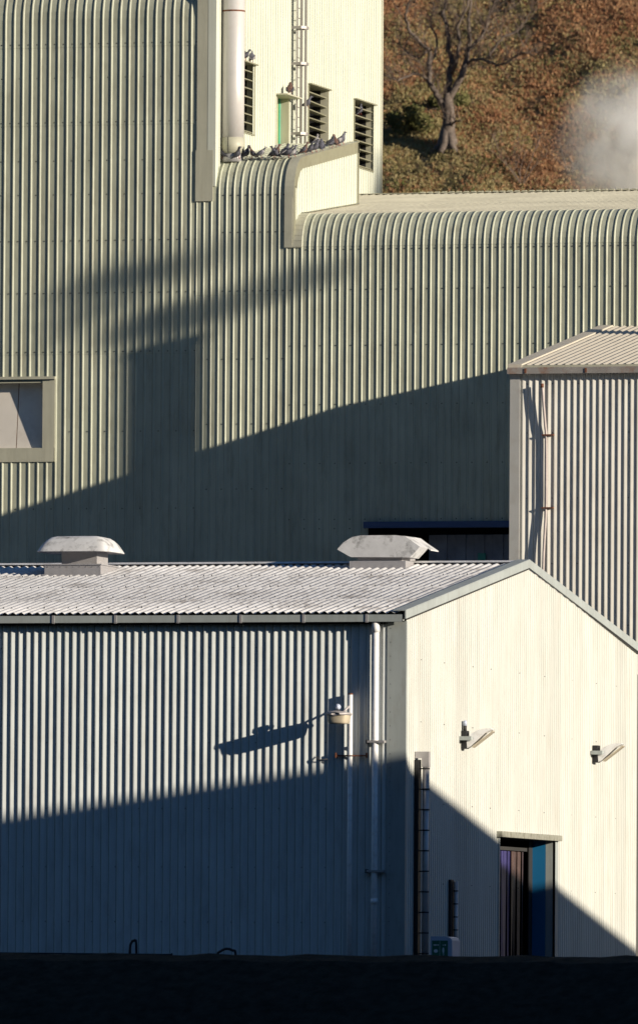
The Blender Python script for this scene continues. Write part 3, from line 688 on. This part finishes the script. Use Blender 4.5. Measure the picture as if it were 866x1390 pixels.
# recessed doorway in the gable
ya, yb, _, zt = DOOR; rd = .63
do = bpy.data.objects.new('doorway', None); C.objects.link(do); do.parent = NS; do.location = (6, 4.2, 0)
mb = MB(); mb.m('trim_grey').box((-.24, yb, 2.2), (.04, yb + .35, zt)); mb.box((-.03, yb - .0, 2.2), (.05, yb + .08, zt)); mb.build('jamb', parent=do); mb = MB(); mb.m('trim_grey').box((-.24, ya - .12, 2.2), (.04, ya, zt)); mb.build('jamb', parent=do)
mb = MB(); mb.m('lintel').box((-.04, ya - .25, zt), (.16, yb + .35, zt + .16)); mb.build('lintel', parent=do)
mb = MB(); mb.m('blue').box((-.66, yb, 2.2), (-.243, yb + .3, zt)); mb.build('blue_door', parent=do)
mb = MB(); mb.m('inside').box((-3.2, 9, 2.2), (-3.1, 18, 7)); mb.box((-3.1, 17.6, 2.2), (-.67, 17.7, 7)); mb.box((-3.2, 9.0, zt + .01), (-.05, 17.7, 7)); mb.box((-.66, 16.1, 2.2), (-.63, yb, zt)); mb.box((-3.1, 9, 2.2), (-.2, 9.1, 7)); mb.build('dark_interior', parent=do)
mb = MB(); random.seed(9)
y = 11.6; k = 0
while y < 15.45:
    wd = .22; mb.m('strip_a' if y < 13.9 else 'strip_b')
    xo = -.62 + random.uniform(-.03, .03); mb.prism([(xo, y, 2.25), (xo + random.uniform(-.06, .06), y + wd, 2.25), (xo + random.uniform(-.03, .03), y + wd, 6.28), (xo, y, 6.28)], (-.008, 0, 0)); y += wd * .98; k += 1
sc_ = mb.build('strip_curtain', parent=do)
mb = MB(); mb.m('dark').box((-.70, 11.4, 6.3), (-.56, 15.6, 6.4)); mb.build('rail', parent=sc_)

# roof ventilators
def zroof(y): return zn(y) + .08
v1 = thing('roof_ventilator', 'left roof ventilator with a rounded stained white cowl on two grey boxes', 'roof ventilator', (-12.7, 11.4, zroof(11)), 'ventilators on the near roof')
mb = MB(); mb.m('galv').box((-13.50, 10.5, zroof(10.5) - .25), (-11.83, 12.2, 14.38)); mb.build('base_box', parent=v1)
mb = MB(); mb.m('galv').box((-13.10, 10.85, 14.38), (-12.05, 11.95, 14.80)); mb.build('neck', parent=v1)
mb = MB(); mb.m('cowl'); cx, cy, zb = -12.68, 11.35, 14.74
rings = []
for (f, h) in ((1.0, 0), (.99, .03), (.95, .12), (.89, .24), (.81, .35), (.72, .43), (.60, .465), (0, .475)):
    hx, hy = 1.02 * (f if f else .0), 1.0 * (f if f else .0)
    if f: hx = 1.09 - (1 - f) * 1.25; hy = .98 - (1 - f) * 1.25
    i = len(mb.v); rings.append(i)
    for j in range(32):
        t = 2 * math.pi * j / 32; c, s = math.cos(t), math.sin(t); e = .22
        mb.v.append((cx + hx * math.copysign(abs(c) ** e, c), cy + hy * math.copysign(abs(s) ** e, s), zb + h))
mb.smooth = True
for a, b in zip(rings, rings[1:]):
    for j in range(32): mb.face((a + j, a + (j + 1) % 32, b + (j + 1) % 32, b + j))
mb.smooth = False; mb.m('galv'); i = len(mb.v)
for j in range(32):
    x_, y_, z_ = mb.v[rings[0] + j]; mb.v.append((cx + (x_ - cx) * .97, cy + (y_ - cy) * .97, z_ + .03))
mb.face(tuple(i + j for j in range(31, -1, -1)))
for j in range(32): mb.face((rings[0] + (j + 1) % 32, rings[0] + j, i + j, i + (j + 1) % 32))
mb.build('cowl', parent=v1)
mb = MB(); mb.m('galv')
mb.box((-13.53, 10.47, 14.36), (-11.80, 12.23, 14.395)); mb.box((-13.56, 10.44, zroof(10.5) - .12), (-11.77, 10.499, zroof(10.5) - .02)); mb.build('flashing', parent=v1)
mb = MB(); mb.m('dark')
for k in range(9): mb.box((-13.42 + k * .19, 10.488, 14.30), (-13.405 + k * .19, 10.499, 14.315))
tag(mb.build('rivets', parent=v1), kind='stuff')
v2 = thing('roof_ventilator', 'roof ventilator astride the ridge nearer the gable, with a pointed six sided stained cowl', 'roof ventilator', (-3.8, 12.9, zroof(13)), 'ventilators on the near roof')
mb = MB(); mb.m('galv').box((-4.90, 12.0, zroof(12) - .2), (-3.25, 13.9, 14.50)); mb.build('base_box', parent=v2)
mb = MB(); mb.m('galv').box((-4.72, 12.25, 14.50), (-3.42, 13.7, 14.70)); mb.build('neck', parent=v2)
mb = MB(); mb.m('cowl'); y0 = 12.1; X = lambda p: (p - 520) / 48.0 - 3.98
hexp = [(457, 14.84), (476, 14.62), (560, 14.60), (574, 14.90), (570, 14.96), (553, 15.20), (540, 15.235), (490, 15.235), (478, 15.19), (466, 15.04)]
mb.prism([(X(p), y0, z) for p, z in hexp], (0, .95, 0))
mb.build('cowl', parent=v2, recalc=True)
mb = MB(); mb.m('cowl'); a = [(X(478), 15.21), (X(490), 15.255), (X(540), 15.255), (X(553), 15.22), (X(562), 15.08), (X(573), 14.93), (X(578), 14.86)]
lo_ = [(p, z - .03) for p, z in reversed(a)]
mb.prism([(p, y0 + .9, z) for p, z in a + lo_], (0, .85, 0)); mb.build('cover_sheet', parent=v2, recalc=True)

# lamp post
lp = thing('lamp_post', 'white steel lamp post with a single lantern head standing against the near wall', 'street lamp', (-1.5, -.15, 2.2))
mb = MB(); mb.m('white').tube([(-1.5, -.16, 2.2), (-1.5, -.16, 6), (-1.5, -.16, 10.30)], [.075, .07, .062], 14); mb.m('rust').tube([(-1.5, -.16, 10.30), (-1.5, -.16, 10.34)], .064, 14); mb.build('pole', parent=lp)
mb = MB(); mb.m('lampmetal').tube([(-1.5, -.16, 10.02), (-1.58, -.3, 9.9), (-1.64, -.38, 9.83)], .03, 8); mb.build('arm', parent=lp)
hd = bpy.data.objects.new('lamp_head', None); C.objects.link(hd); hd.parent = lp; hd.location = (-.15, -.5, 7.5)
mb = MB(); mb.m('lampmetal'); hx = -1.68
mb.loft([((hx, -.33, 9.75), .10, .05), ((hx, -.36, 9.75), .28, .07), ((hx, -.5, 9.76), .33, .065), ((hx, -.8, 9.76), .335, .07), ((hx, -.98, 9.76), .29, .08), ((hx, -1.04, 9.75), .12, .04)], 20)
mb.build('housing', parent=hd)
mb = MB(); mb.m('glass'); mb.smooth = True
i = len(mb.v)
for (s, z) in ((1.0, 9.72), (.96, 9.62), (.91, 9.53), (.86, 9.49)):
    for j in range(20):
        t = 2 * math.pi * j / 20; c, q = math.cos(t), math.sin(t)
        mb.v.append((hx + .29 * s * math.copysign(abs(c) ** .5, c), -.68 + .33 * s * math.copysign(abs(q) ** .5, q), z))
for k in range(3):
    for j in range(20): mb.face((i + 20 * k + (j + 1) % 20, i + 20 * k + j, i + 20 * (k + 1) + j, i + 20 * (k + 1) + (j + 1) % 20))
mb.smooth = False; mb.face(tuple(i + 60 + j for j in range(19, -1, -1))); mb.build('lens', parent=hd)
mb = MB(); mb.m('boxwhite').loft([((hx - .03, -.76, 9.93), .02, .02), ((hx - .03, -.74, 9.95), .07, .07), ((hx - .03, -.68, 9.95), .085, .085), ((hx - .03, -.62, 9.95), .07, .07), ((hx - .03, -.60, 9.95), .02, .02)], 12); mb.m('dark').box((hx - .07, -.72, 9.83), (hx + .01, -.64, 9.90)); mb.build('photocell', parent=hd)
mb = MB(); mb.m('rust').box((-1.92, -.12, 8.62), (-1.06, -.07, 8.66)); mb.box((-1.93, -.15, 8.58), (-1.90, -.03, 8.72)); mb.box((-1.07, -.15, 8.58), (-1.04, -.03, 8.72)); mb.tube([(-1.6, -.1, 8.64), (-1.6, -.24, 8.64), (-1.4, -.24, 8.64), (-1.4, -.1, 8.64)], .012, 6); mb.build('wall_bracket', parent=lp)
hk = MB(); hk.m('dark').tube([(-2.45, -.03, 8.63), (-2.45, -.1, 8.55), (-2.38, -.1, 8.52), (-2.15, -.1, 8.55)], .018, 6); tag(hk.build('wall_hook'), 'small dark bent hook on the near ribbed wall left of the lamp post', 'hook')

# floodlights on the gable
def flood(yc, z, label, knob):
    t = thing('wall_floodlight', label, 'floodlight', (0, yc, z), 'floodlights on the gable wall')
    mb = MB(); mb.m('black').box((.02, yc - .16, z - .26), (.17, yc + .16, z + .24)); mb.build('mounting_box', parent=t)
    mb = MB(); mb.m('trim_grey').box((-.0 + .02, yc - .36, z - .03), (.36, yc - .165, z + .08)); mb.build('bracket', parent=t)
    mb = MB(); mb.m('white')
    a = [(.17, -.02), (.30, .16), (.50, .26), (.68, .30), (.86, .30), (.90, .27), (.72, .20), (.30, -.18), (.19, -.24)]
    mb.prism([(x, yc - .14, z + q) for x, q in a], (0, .30, 0)); mb.build('reflector', parent=t, recalc=True)
    mb = MB(); mb.m('glass').prism([(.32, yc - .13, z - .2), (.90, yc - .13, z + .235), (.92, yc - .13, z + .21), (.34, yc - .13, z - .23)], (0, .28, 0)); mb.build('lens', parent=t, recalc=True)
    if knob:
        mb = MB(); mb.m('boxwhite').tube([(.09, yc, z + .38), (.09, yc, z + .50), (.09, yc, z + .53)], [.055, .055, .03], 10); mb.m('dark').tube([(.09, yc, z + .24), (.09, yc, z + .38)], .05, 10); mb.build('photocell', parent=t)
flood(6.05, 9.25, 'left floodlight on the pale gable wall, with a small photocell above it', True)
flood(21.1, 9.25, 'right floodlight on the pale gable wall, near the right edge of the picture', False)

# banded ducts on the gable
d1 = thing('banded_duct', 'tall grey metal duct with dark bands and an elbow, beside the near wall corner', 'duct', (.3, 1.1, 2.2))
mb = MB(); mb.m('bandgrey').tube([(.30, 1.1, 2.2), (.30, 1.1, 8.6)], .09, 16); mb.build('pipe', parent=d1)
mb = MB(); mb.m('bandgrey').box((.02, 1.0, 8.60), (.40, 1.2, 8.78)); mb.box((.205, 1.0, 8.36), (.40, 1.2, 8.60)); mb.build('elbow', parent=d1)
z = 2.7
while z < 8.4:
    mb = MB(); mb.m('black').tube([(.30, 1.1, z), (.30, 1.1, z + .035)], .105, 16); mb.box((.022, 1.07, z), (.2, 1.13, z + .03)); mb.build('band', parent=d1); z += .56
mb = MB(); mb.m('black').box((.02, .96, 2.2), (.13, 1.22, 8.56)); mb.build('duct_shade_strip', parent=d1)  # black strip stands in for the shade behind the duct
d2 = thing('banded_duct', 'short thin grey duct with dark bands above the green sign box', 'duct', (.2, 4.9, 2.2))
mb = MB(); mb.m('bandgrey').tube([(.17, 4.86, 2.2), (.17, 4.86, 5.30)], .06, 12); mb.build('pipe', parent=d2)
z = 2.5
while z < 5.2:
    mb = MB(); mb.m('black').tube([(.17, 4.86, z), (.17, 4.86, z + .03)], .07, 12); mb.build('band', parent=d2); z += .36
mb = MB(); mb.m('black').box((.02, 4.62, 2.2), (.10, 4.9, 5.34)); mb.build('duct_shade_strip', parent=d2)  # shade beside the thin duct, made as a black strip

# safety shower cabinet with green pictogram sign
ss = thing('safety_cabinet', 'rounded pale blue cabinet with a green pictogram sign, below the thin duct', 'cabinet', (1.0, 0, 2.2))
mb = MB(); mb.m('boxwhite'); a = [(.82, 2.9), (1.36, 2.9), (1.42, 2.95), (1.42, 3.62), (1.39, 3.68), (1.33, 3.715), (1.25, 3.73), (.82, 3.735)]
mb.prism([(x, -.25, z) for x, z in a], (0, .8, 0)); mb.build('casing', parent=ss, recalc=True)
sg = bpy.data.objects.new('sign', None); C.objects.link(sg); sg.parent = ss; sg.location = (0, -.26, 1)
mb = MB(); mb.m('signgreen').box((.86, -.265, 3.10), (1.30, -.252, 3.62)); mb.m('signwhite').box((1.075, -.268, 3.12), (1.083, -.264, 3.60)); mb.build('board', parent=sg)
mb = MB(); mb.m('signwhite')
def disc(cx, cz, rx, rz, n=10): mb.prism([(cx + rx * math.cos(2 * math.pi * k / n), -.272, cz + rz * math.sin(2 * math.pi * k / n)) for k in range(n)], (0, .006, 0))
disc(.95, 3.50, .055, .02); mb.build('eyewash_symbol', parent=sg); mb = MB(); mb.m('signwhite'); disc(1.03, 3.50, .018, .022); mb.build('eyewash_symbol', parent=sg); mb = MB(); mb.m('signwhite'); disc(.97, 3.34, .06, .05); mb.build('eyewash_symbol', parent=sg); mb = MB(); mb.m('signwhite'); disc(1.17, 3.50, .012, .014); disc(1.23, 3.50, .022, .024); disc(1.18, 3.36, .028, .08)
mb.box((1.165, -.27, 3.22), (1.175, -.266, 3.32)); mb.box((1.187, -.27, 3.22), (1.197, -.266, 3.32)); mb.build('shower_symbol', parent=sg)
for (x, y) in ((.9, -.15), (1.34, -.15), (.9, .45), (1.34, .45)):
    mb = MB(); mb.m('boxwhite').tube([(x, y, 2.2), (x, y, 2.92)], .03, 8); mb.build('leg', parent=ss)

# small dark things seen low against the near wall
mb = MB(); mb.m('black').tube(smooth_pts([(-7.62, -.5, 2.2), (-7.60, -.5, 3.3), (-7.56, -.5, 3.52), (-7.48, -.5, 3.58), (-7.42, -.5, 3.5), (-7.41, -.5, 2.6)], 3, 0), .035, 8); tag(mb.build('bent_pipe'), 'dark bent standpipe rising in front of the near wall, left of the arched hose', 'standpipe')
mb = MB(); mb.m('black').tube(smooth_pts([(-5.15, -.5, 2.2), (-5.12, -.5, 3.15), (-5.02, -.5, 3.30), (-4.85, -.5, 3.37), (-4.68, -.5, 3.32), (-4.6, -.5, 3.22), (-4.58, -.5, 2.2)], 3, 0), .035, 8); tag(mb.build('arched_hose'), 'dark arched hose in front of the shaded near wall, left of the lamp post', 'hose')
rl = thing('low_railing', 'thin dark railing low against the shaded near wall at the left', 'railing', (-9, -.8, 2.2))
mb = MB(); mb.m('black').tube([(-20, -.8, 3.26), (-6.3, -.8, 3.2)], .022, 6); mb.build('rail', parent=rl)
for x in (-18.4, -15.4, -12.4, -9.4, -6.32):
    mb = MB(); mb.m('black').tube([(x, -.8, 2.2), (x, -.8, 3.24)], .022, 6); mb.build('post', parent=rl)

# ------------------------------------------------------------------ pigeons
def pigeon_mesh(hunch=0.0):
    b = MB(); z0 = .045
    secs = [((0, -.17, .075), .022, .006), ((0, -.11, .085), .035, .014), ((0, -.06, .10), .055, .040), ((0, 0, .115), .068, .060), ((0, .05, .13), .066, .065), ((0, .085, .155), .050, .052),
            ((0, .10, .185 - hunch), .034, .036), ((0, .112, .212 - hunch), .030, .030), ((0, .135, .222 - hunch), .026, .026), ((0, .155, .220 - hunch), .012, .012), ((0, .178, .212 - hunch), .004, .004)]
    return b, secs
def make_pigeon(col, wing):
    t = thing('pigeon', 'x', 'pigeon')
    b, s = pigeon_mesh(); b.m(col).loft(s, 10); b.build('body', parent=t, recalc=True)
    for sx in (-1, 1):
        wg = MB(); wg.m(wing).loft([((sx * .055, .06, .135), .010, .02), ((sx * .066, .02, .125), .013, .042), ((sx * .062, -.04, .11), .012, .035), ((sx * .04, -.10, .10), .008, .015), ((sx * .02, -.14, .095), .004, .005)], 8); wg.build('wing', parent=t, recalc=True)
        lg = MB(); lg.m('leg_red').tube([(sx * .025, .01, .075), (sx * .025, .012, .0)], .005, 5); lg.build('leg', parent=t)
    return t
protos = {'dark grey': make_pigeon('bird_d', 'bird_d'), 'blue grey': make_pigeon('bird_m', 'bird_d'), 'brownish': make_pigeon('bird_b', 'bird_d'), 'whitish': make_pigeon('bird_w', 'bird_m'), 'pale grey': make_pigeon('bird_m', 'bird_w')}
used = set()
GB = 'pigeons on the curved box roof'
def rz(y): return bz(y) + .035
PG = [  # colour, x, y, z, heading (deg, 0 = away from viewer), label, group
 ('dark grey', -19.28, 48.6, None, 60, 'dark grey pigeon at the foot of the flue pipe, leftmost on the box roof', GB),
 ('dark grey', -18.72, 48.55, None, -70, 'dark grey pigeon crouched just right of the flue pipe base', GB),
 ('blue grey', -18.50, 48.75, None, -100, 'blue grey pigeon second to the right of the flue pipe, below the first louvre', GB),
 ('brownish', -18.34, 48.65, None, 100, 'brownish pigeon behind the second rib right of the flue pipe', GB),
 ('whitish', -18.02, 48.65, None, -70, 'white and grey pigeon between the flue pipe and the green doorway', GB),
 ('whitish', -17.66, 49.0, None, -60, 'white winged pigeon left of the green doorway, behind the others', GB),
 ('blue grey', -17.58, 48.6, None, 120, 'blue grey pigeon at the roof edge just below the green doorway', GB),
 ('brownish', -17.50, 48.85, None, -80, 'brown headed pigeon beside the white winged one below the doorway', GB),
 ('pale grey', -17.34, 49.2, None, -30, 'pale grey upright pigeon in front of the green doorway', GB),
 ('dark grey', -17.10, 48.65, None, -70, 'dark pigeon at the roof edge below the ladder foot', GB),
 ('pale grey', -16.98, 49.0, None, -60, 'pale pigeon beneath the ladder, looking right', GB),
 ('brownish', -16.90, 50.0, None, -75, 'brown pigeon between the ladder and the middle louvre', GB),
 ('dark grey', -16.85, 50.6, None, -60, 'dark pigeon left of the pair under the middle louvre', GB),
 ('blue grey', -16.82, 50.95, None, -50, 'blue grey pigeon under the left half of the middle louvre', GB),
 ('blue grey', -16.82, 51.6, None, 20, 'blue grey pigeon under the right half of the middle louvre', GB),
 ('dark grey', -16.82, 52.7, None, -20, 'large dark pigeon on the verge right of the middle louvre', GB),
 ('brownish', -16.82, 53.2, None, 40, 'brown and dark pigeon second on the verge right of the middle louvre', GB),
 ('pale grey', -16.82, 53.8, None, -60, 'pale grey pigeon on the verge, third right of the middle louvre', GB),
 ('blue grey', -16.82, 54.3, None, -80, 'rightmost pigeon on the sloping verge of the box roof', GB),
 ('dark grey', TXs + .07, 51.25, 32.66, -60, 'dark pigeon perched on top of the first louvre, nearer the flue', 'pigeons on the louvre tops'),
 ('pale grey', TXs + .07, 51.95, 32.66, 20, 'pale grey pigeon perched on top of the first louvre, farther from the flue', 'pigeons on the louvre tops'),
 ('brownish', TXs + .3, 55.8, 31.94, 10, 'brown pigeon perched on the hood over the green doorway', None),
 ('blue grey', TXs + .5, 57.3, 31.62, -70, 'blue grey pigeon perched inside the ladder cage', None),
 ('blue grey', TXs - .06, 65.9, 32.15, -20, 'blue grey pigeon sitting in the top slot of the farthest louvre', None),
 ('whitish', TXs - .05, 60.3, 30.6, -20, 'whitish pigeon resting low in the middle louvre', None)]
random.seed(17)
for col, x, y, z, hd_, lab, grp in PG:
    p = protos[col]
    o = p if col not in used else copy_tree(p)
    used.add(col)
    o.location = (x, y, rz(y) if z is None else z); o.rotation_euler = (R(random.uniform(6, 26)), 0, R(hd_)); s = random.uniform(1.3, 1.5); o.scale = (s * 1.2, s, s * 1.12)
    o['label'] = lab
    if 'group' in o.keys(): del o['group']
    if grp: o['group'] = grp

# ------------------------------------------------------------------ off-frame neighbours that cast the long shadows
wh = thing('neighbour_warehouse', 'large grey warehouse to the right of the yard, shading the near walls', 'warehouse', (42, 0, 0))
poly = [(-70, 0), (-70, 21.9), (-22, 21.9), (-9.9, 17.45), (-9.3, 17.1), (20, 11.75), (20, 0)]
mb = MB(); mb.m('conc').prism([(35, y, z) for y, z in poly], (15, 0, 0)); mb.build('wall', parent=wh, recalc=True)
ch = thing('steel_stack', 'steel stack on the roof of the side shed', 'chimney', (10, 39.2, 22))
mb = MB(); mb.m('galv').tube([(10, 39.2, 21.5), (10, 39.2, 31.0)], .41, 24); mb.build('stack', parent=ch)
mb = MB(); mb.m('galv').tube([(10, 39.2, 30.8), (10, 39.2, 31.02)], .45, 24); mb.build('rim', parent=ch)

# ------------------------------------------------------------------ steam
def steam_mat(name, dens, centre, rad, nscale, aniso=0.0):
    m = bpy.data.materials.new(name); m.use_nodes = True; t = m.node_tree; N = t.nodes; K = t.links
    N.remove(N['Principled BSDF']); out = [n for n in N if n.type == 'OUTPUT_MATERIAL'][0]
    pv = N.new('ShaderNodeVolumePrincipled'); pv.inputs['Color'].default_value = (.99, .99, .99, 1); pv.inputs['Anisotropy'].default_value = aniso
    geo = N.new('ShaderNodeNewGeometry')
    d = N.new('ShaderNodeVectorMath'); d.operation = 'SUBTRACT'; K.new(geo.outputs['Position'], d.inputs[0]); d.inputs[1].default_value = centre
    e = N.new('ShaderNodeVectorMath'); e.operation = 'DIVIDE'; K.new(d.outputs[0], e.inputs[0]); e.inputs[1].default_value = rad
    l = N.new('ShaderNodeVectorMath'); l.operation = 'LENGTH'; K.new(e.outputs[0], l.inputs[0])
    fo = N.new('ShaderNodeMapRange'); fo.interpolation_type = 'SMOOTHSTEP'; K.new(l.outputs['Value'], fo.inputs[0])
    for i, v in enumerate((.15, 1.0, 1.0, 0.0)): fo.inputs[i + 1].default_value = v
    n = N.new('ShaderNodeTexNoise'); n.inputs['Distortion'].default_value = .6; n.inputs['Scale'].default_value = nscale; n.inputs['Detail'].default_value = 5; n.inputs['Roughness'].default_value = .5; K.new(geo.outputs['Position'], n.inputs['Vector'])
    a = N.new('ShaderNodeMapRange'); K.new(n.outputs['Fac'], a.inputs[0])
    for i, v in enumerate((.36, .64, .06, 1.0)): a.inputs[i + 1].default_value = v
    mu = N.new('ShaderNodeMath'); mu.operation = 'MULTIPLY'; K.new(fo.outputs[0], mu.inputs[0]); K.new(a.outputs[0], mu.inputs[1])
    m2 = N.new('ShaderNodeMath'); m2.operation = 'MULTIPLY'; K.new(mu.outputs[0], m2.inputs[0]); m2.inputs[1].default_value = dens
    K.new(m2.outputs[0], pv.inputs['Density']); K.new(pv.outputs[0], out.inputs['Volume'])
    return m
def steam(name, label, centre, rad, dens, nscale):
    mb = MB(); k = 'steam_%g' % centre[1]; MT[k] = steam_mat('steam_vapour', dens, centre, rad, nscale); mb.m(k); rows_ = 8; cols_ = 14; i = 0
    for r in range(rows_ + 1):
        a = math.pi * r / rows_
        for c in range(cols_): t = 2 * math.pi * c / cols_; mb.v.append((centre[0] + rad[0] * 1.03 * math.sin(a) * math.cos(t), centre[1] + rad[1] * 1.03 * math.sin(a) * math.sin(t), centre[2] + rad[2] * 1.03 * math.cos(a)))
    for r in range(rows_):
        for c in range(cols_): mb.face((r * cols_ + c, (r + 1) * cols_ + c, (r + 1) * cols_ + (c + 1) % cols_, r * cols_ + (c + 1) % cols_))
    return tag(mb.build(name), label, 'steam', kind='stuff')
STEAM = True
if STEAM:
    steam('steam_plume', 'pale plume of steam drifting above the hall roof at the right edge', (-9.6, 66.0, 31.0), (3.4, 2.4, 3.3), 1.35, .85)
    # vapour leaving the stack, outside the picture, whose soft shadows fall on the tower
    def at(X, Z, x=10):
        k = (x - X) / 3.53; return (x, 48 - k, Z + .888 * k)
    steam('steam_puff', 'thin vapour drifting from the steel stack', at(-20.9, 23.9), (.5, .95, 1.0), 6.0, .6)
    steam('steam_puff', 'thin vapour drifting behind the steel stack', at(-17.4, 25.0, 10.01), (.5, 1.1, .9), 3.4, .6)
    steam('steam_puff', 'loose vapour in front of the steel stack', at(-22.9, 25.1, 9.99), (.5, 1.1, 1.3), 3.6, .6)
    steam('steam_puff', 'faint vapour high above the steel stack', at(-25.2, 23.7, 10.02), (.4, .9, 1.0), 3.2, .6)
    steam('steam_puff', 'faint spreading vapour highest above the steel stack', at(-20.6, 25.9, 9.97), (.5, 1.4, 1.1), 1.8, .6)
SC.cycles.volume_bounces = 3
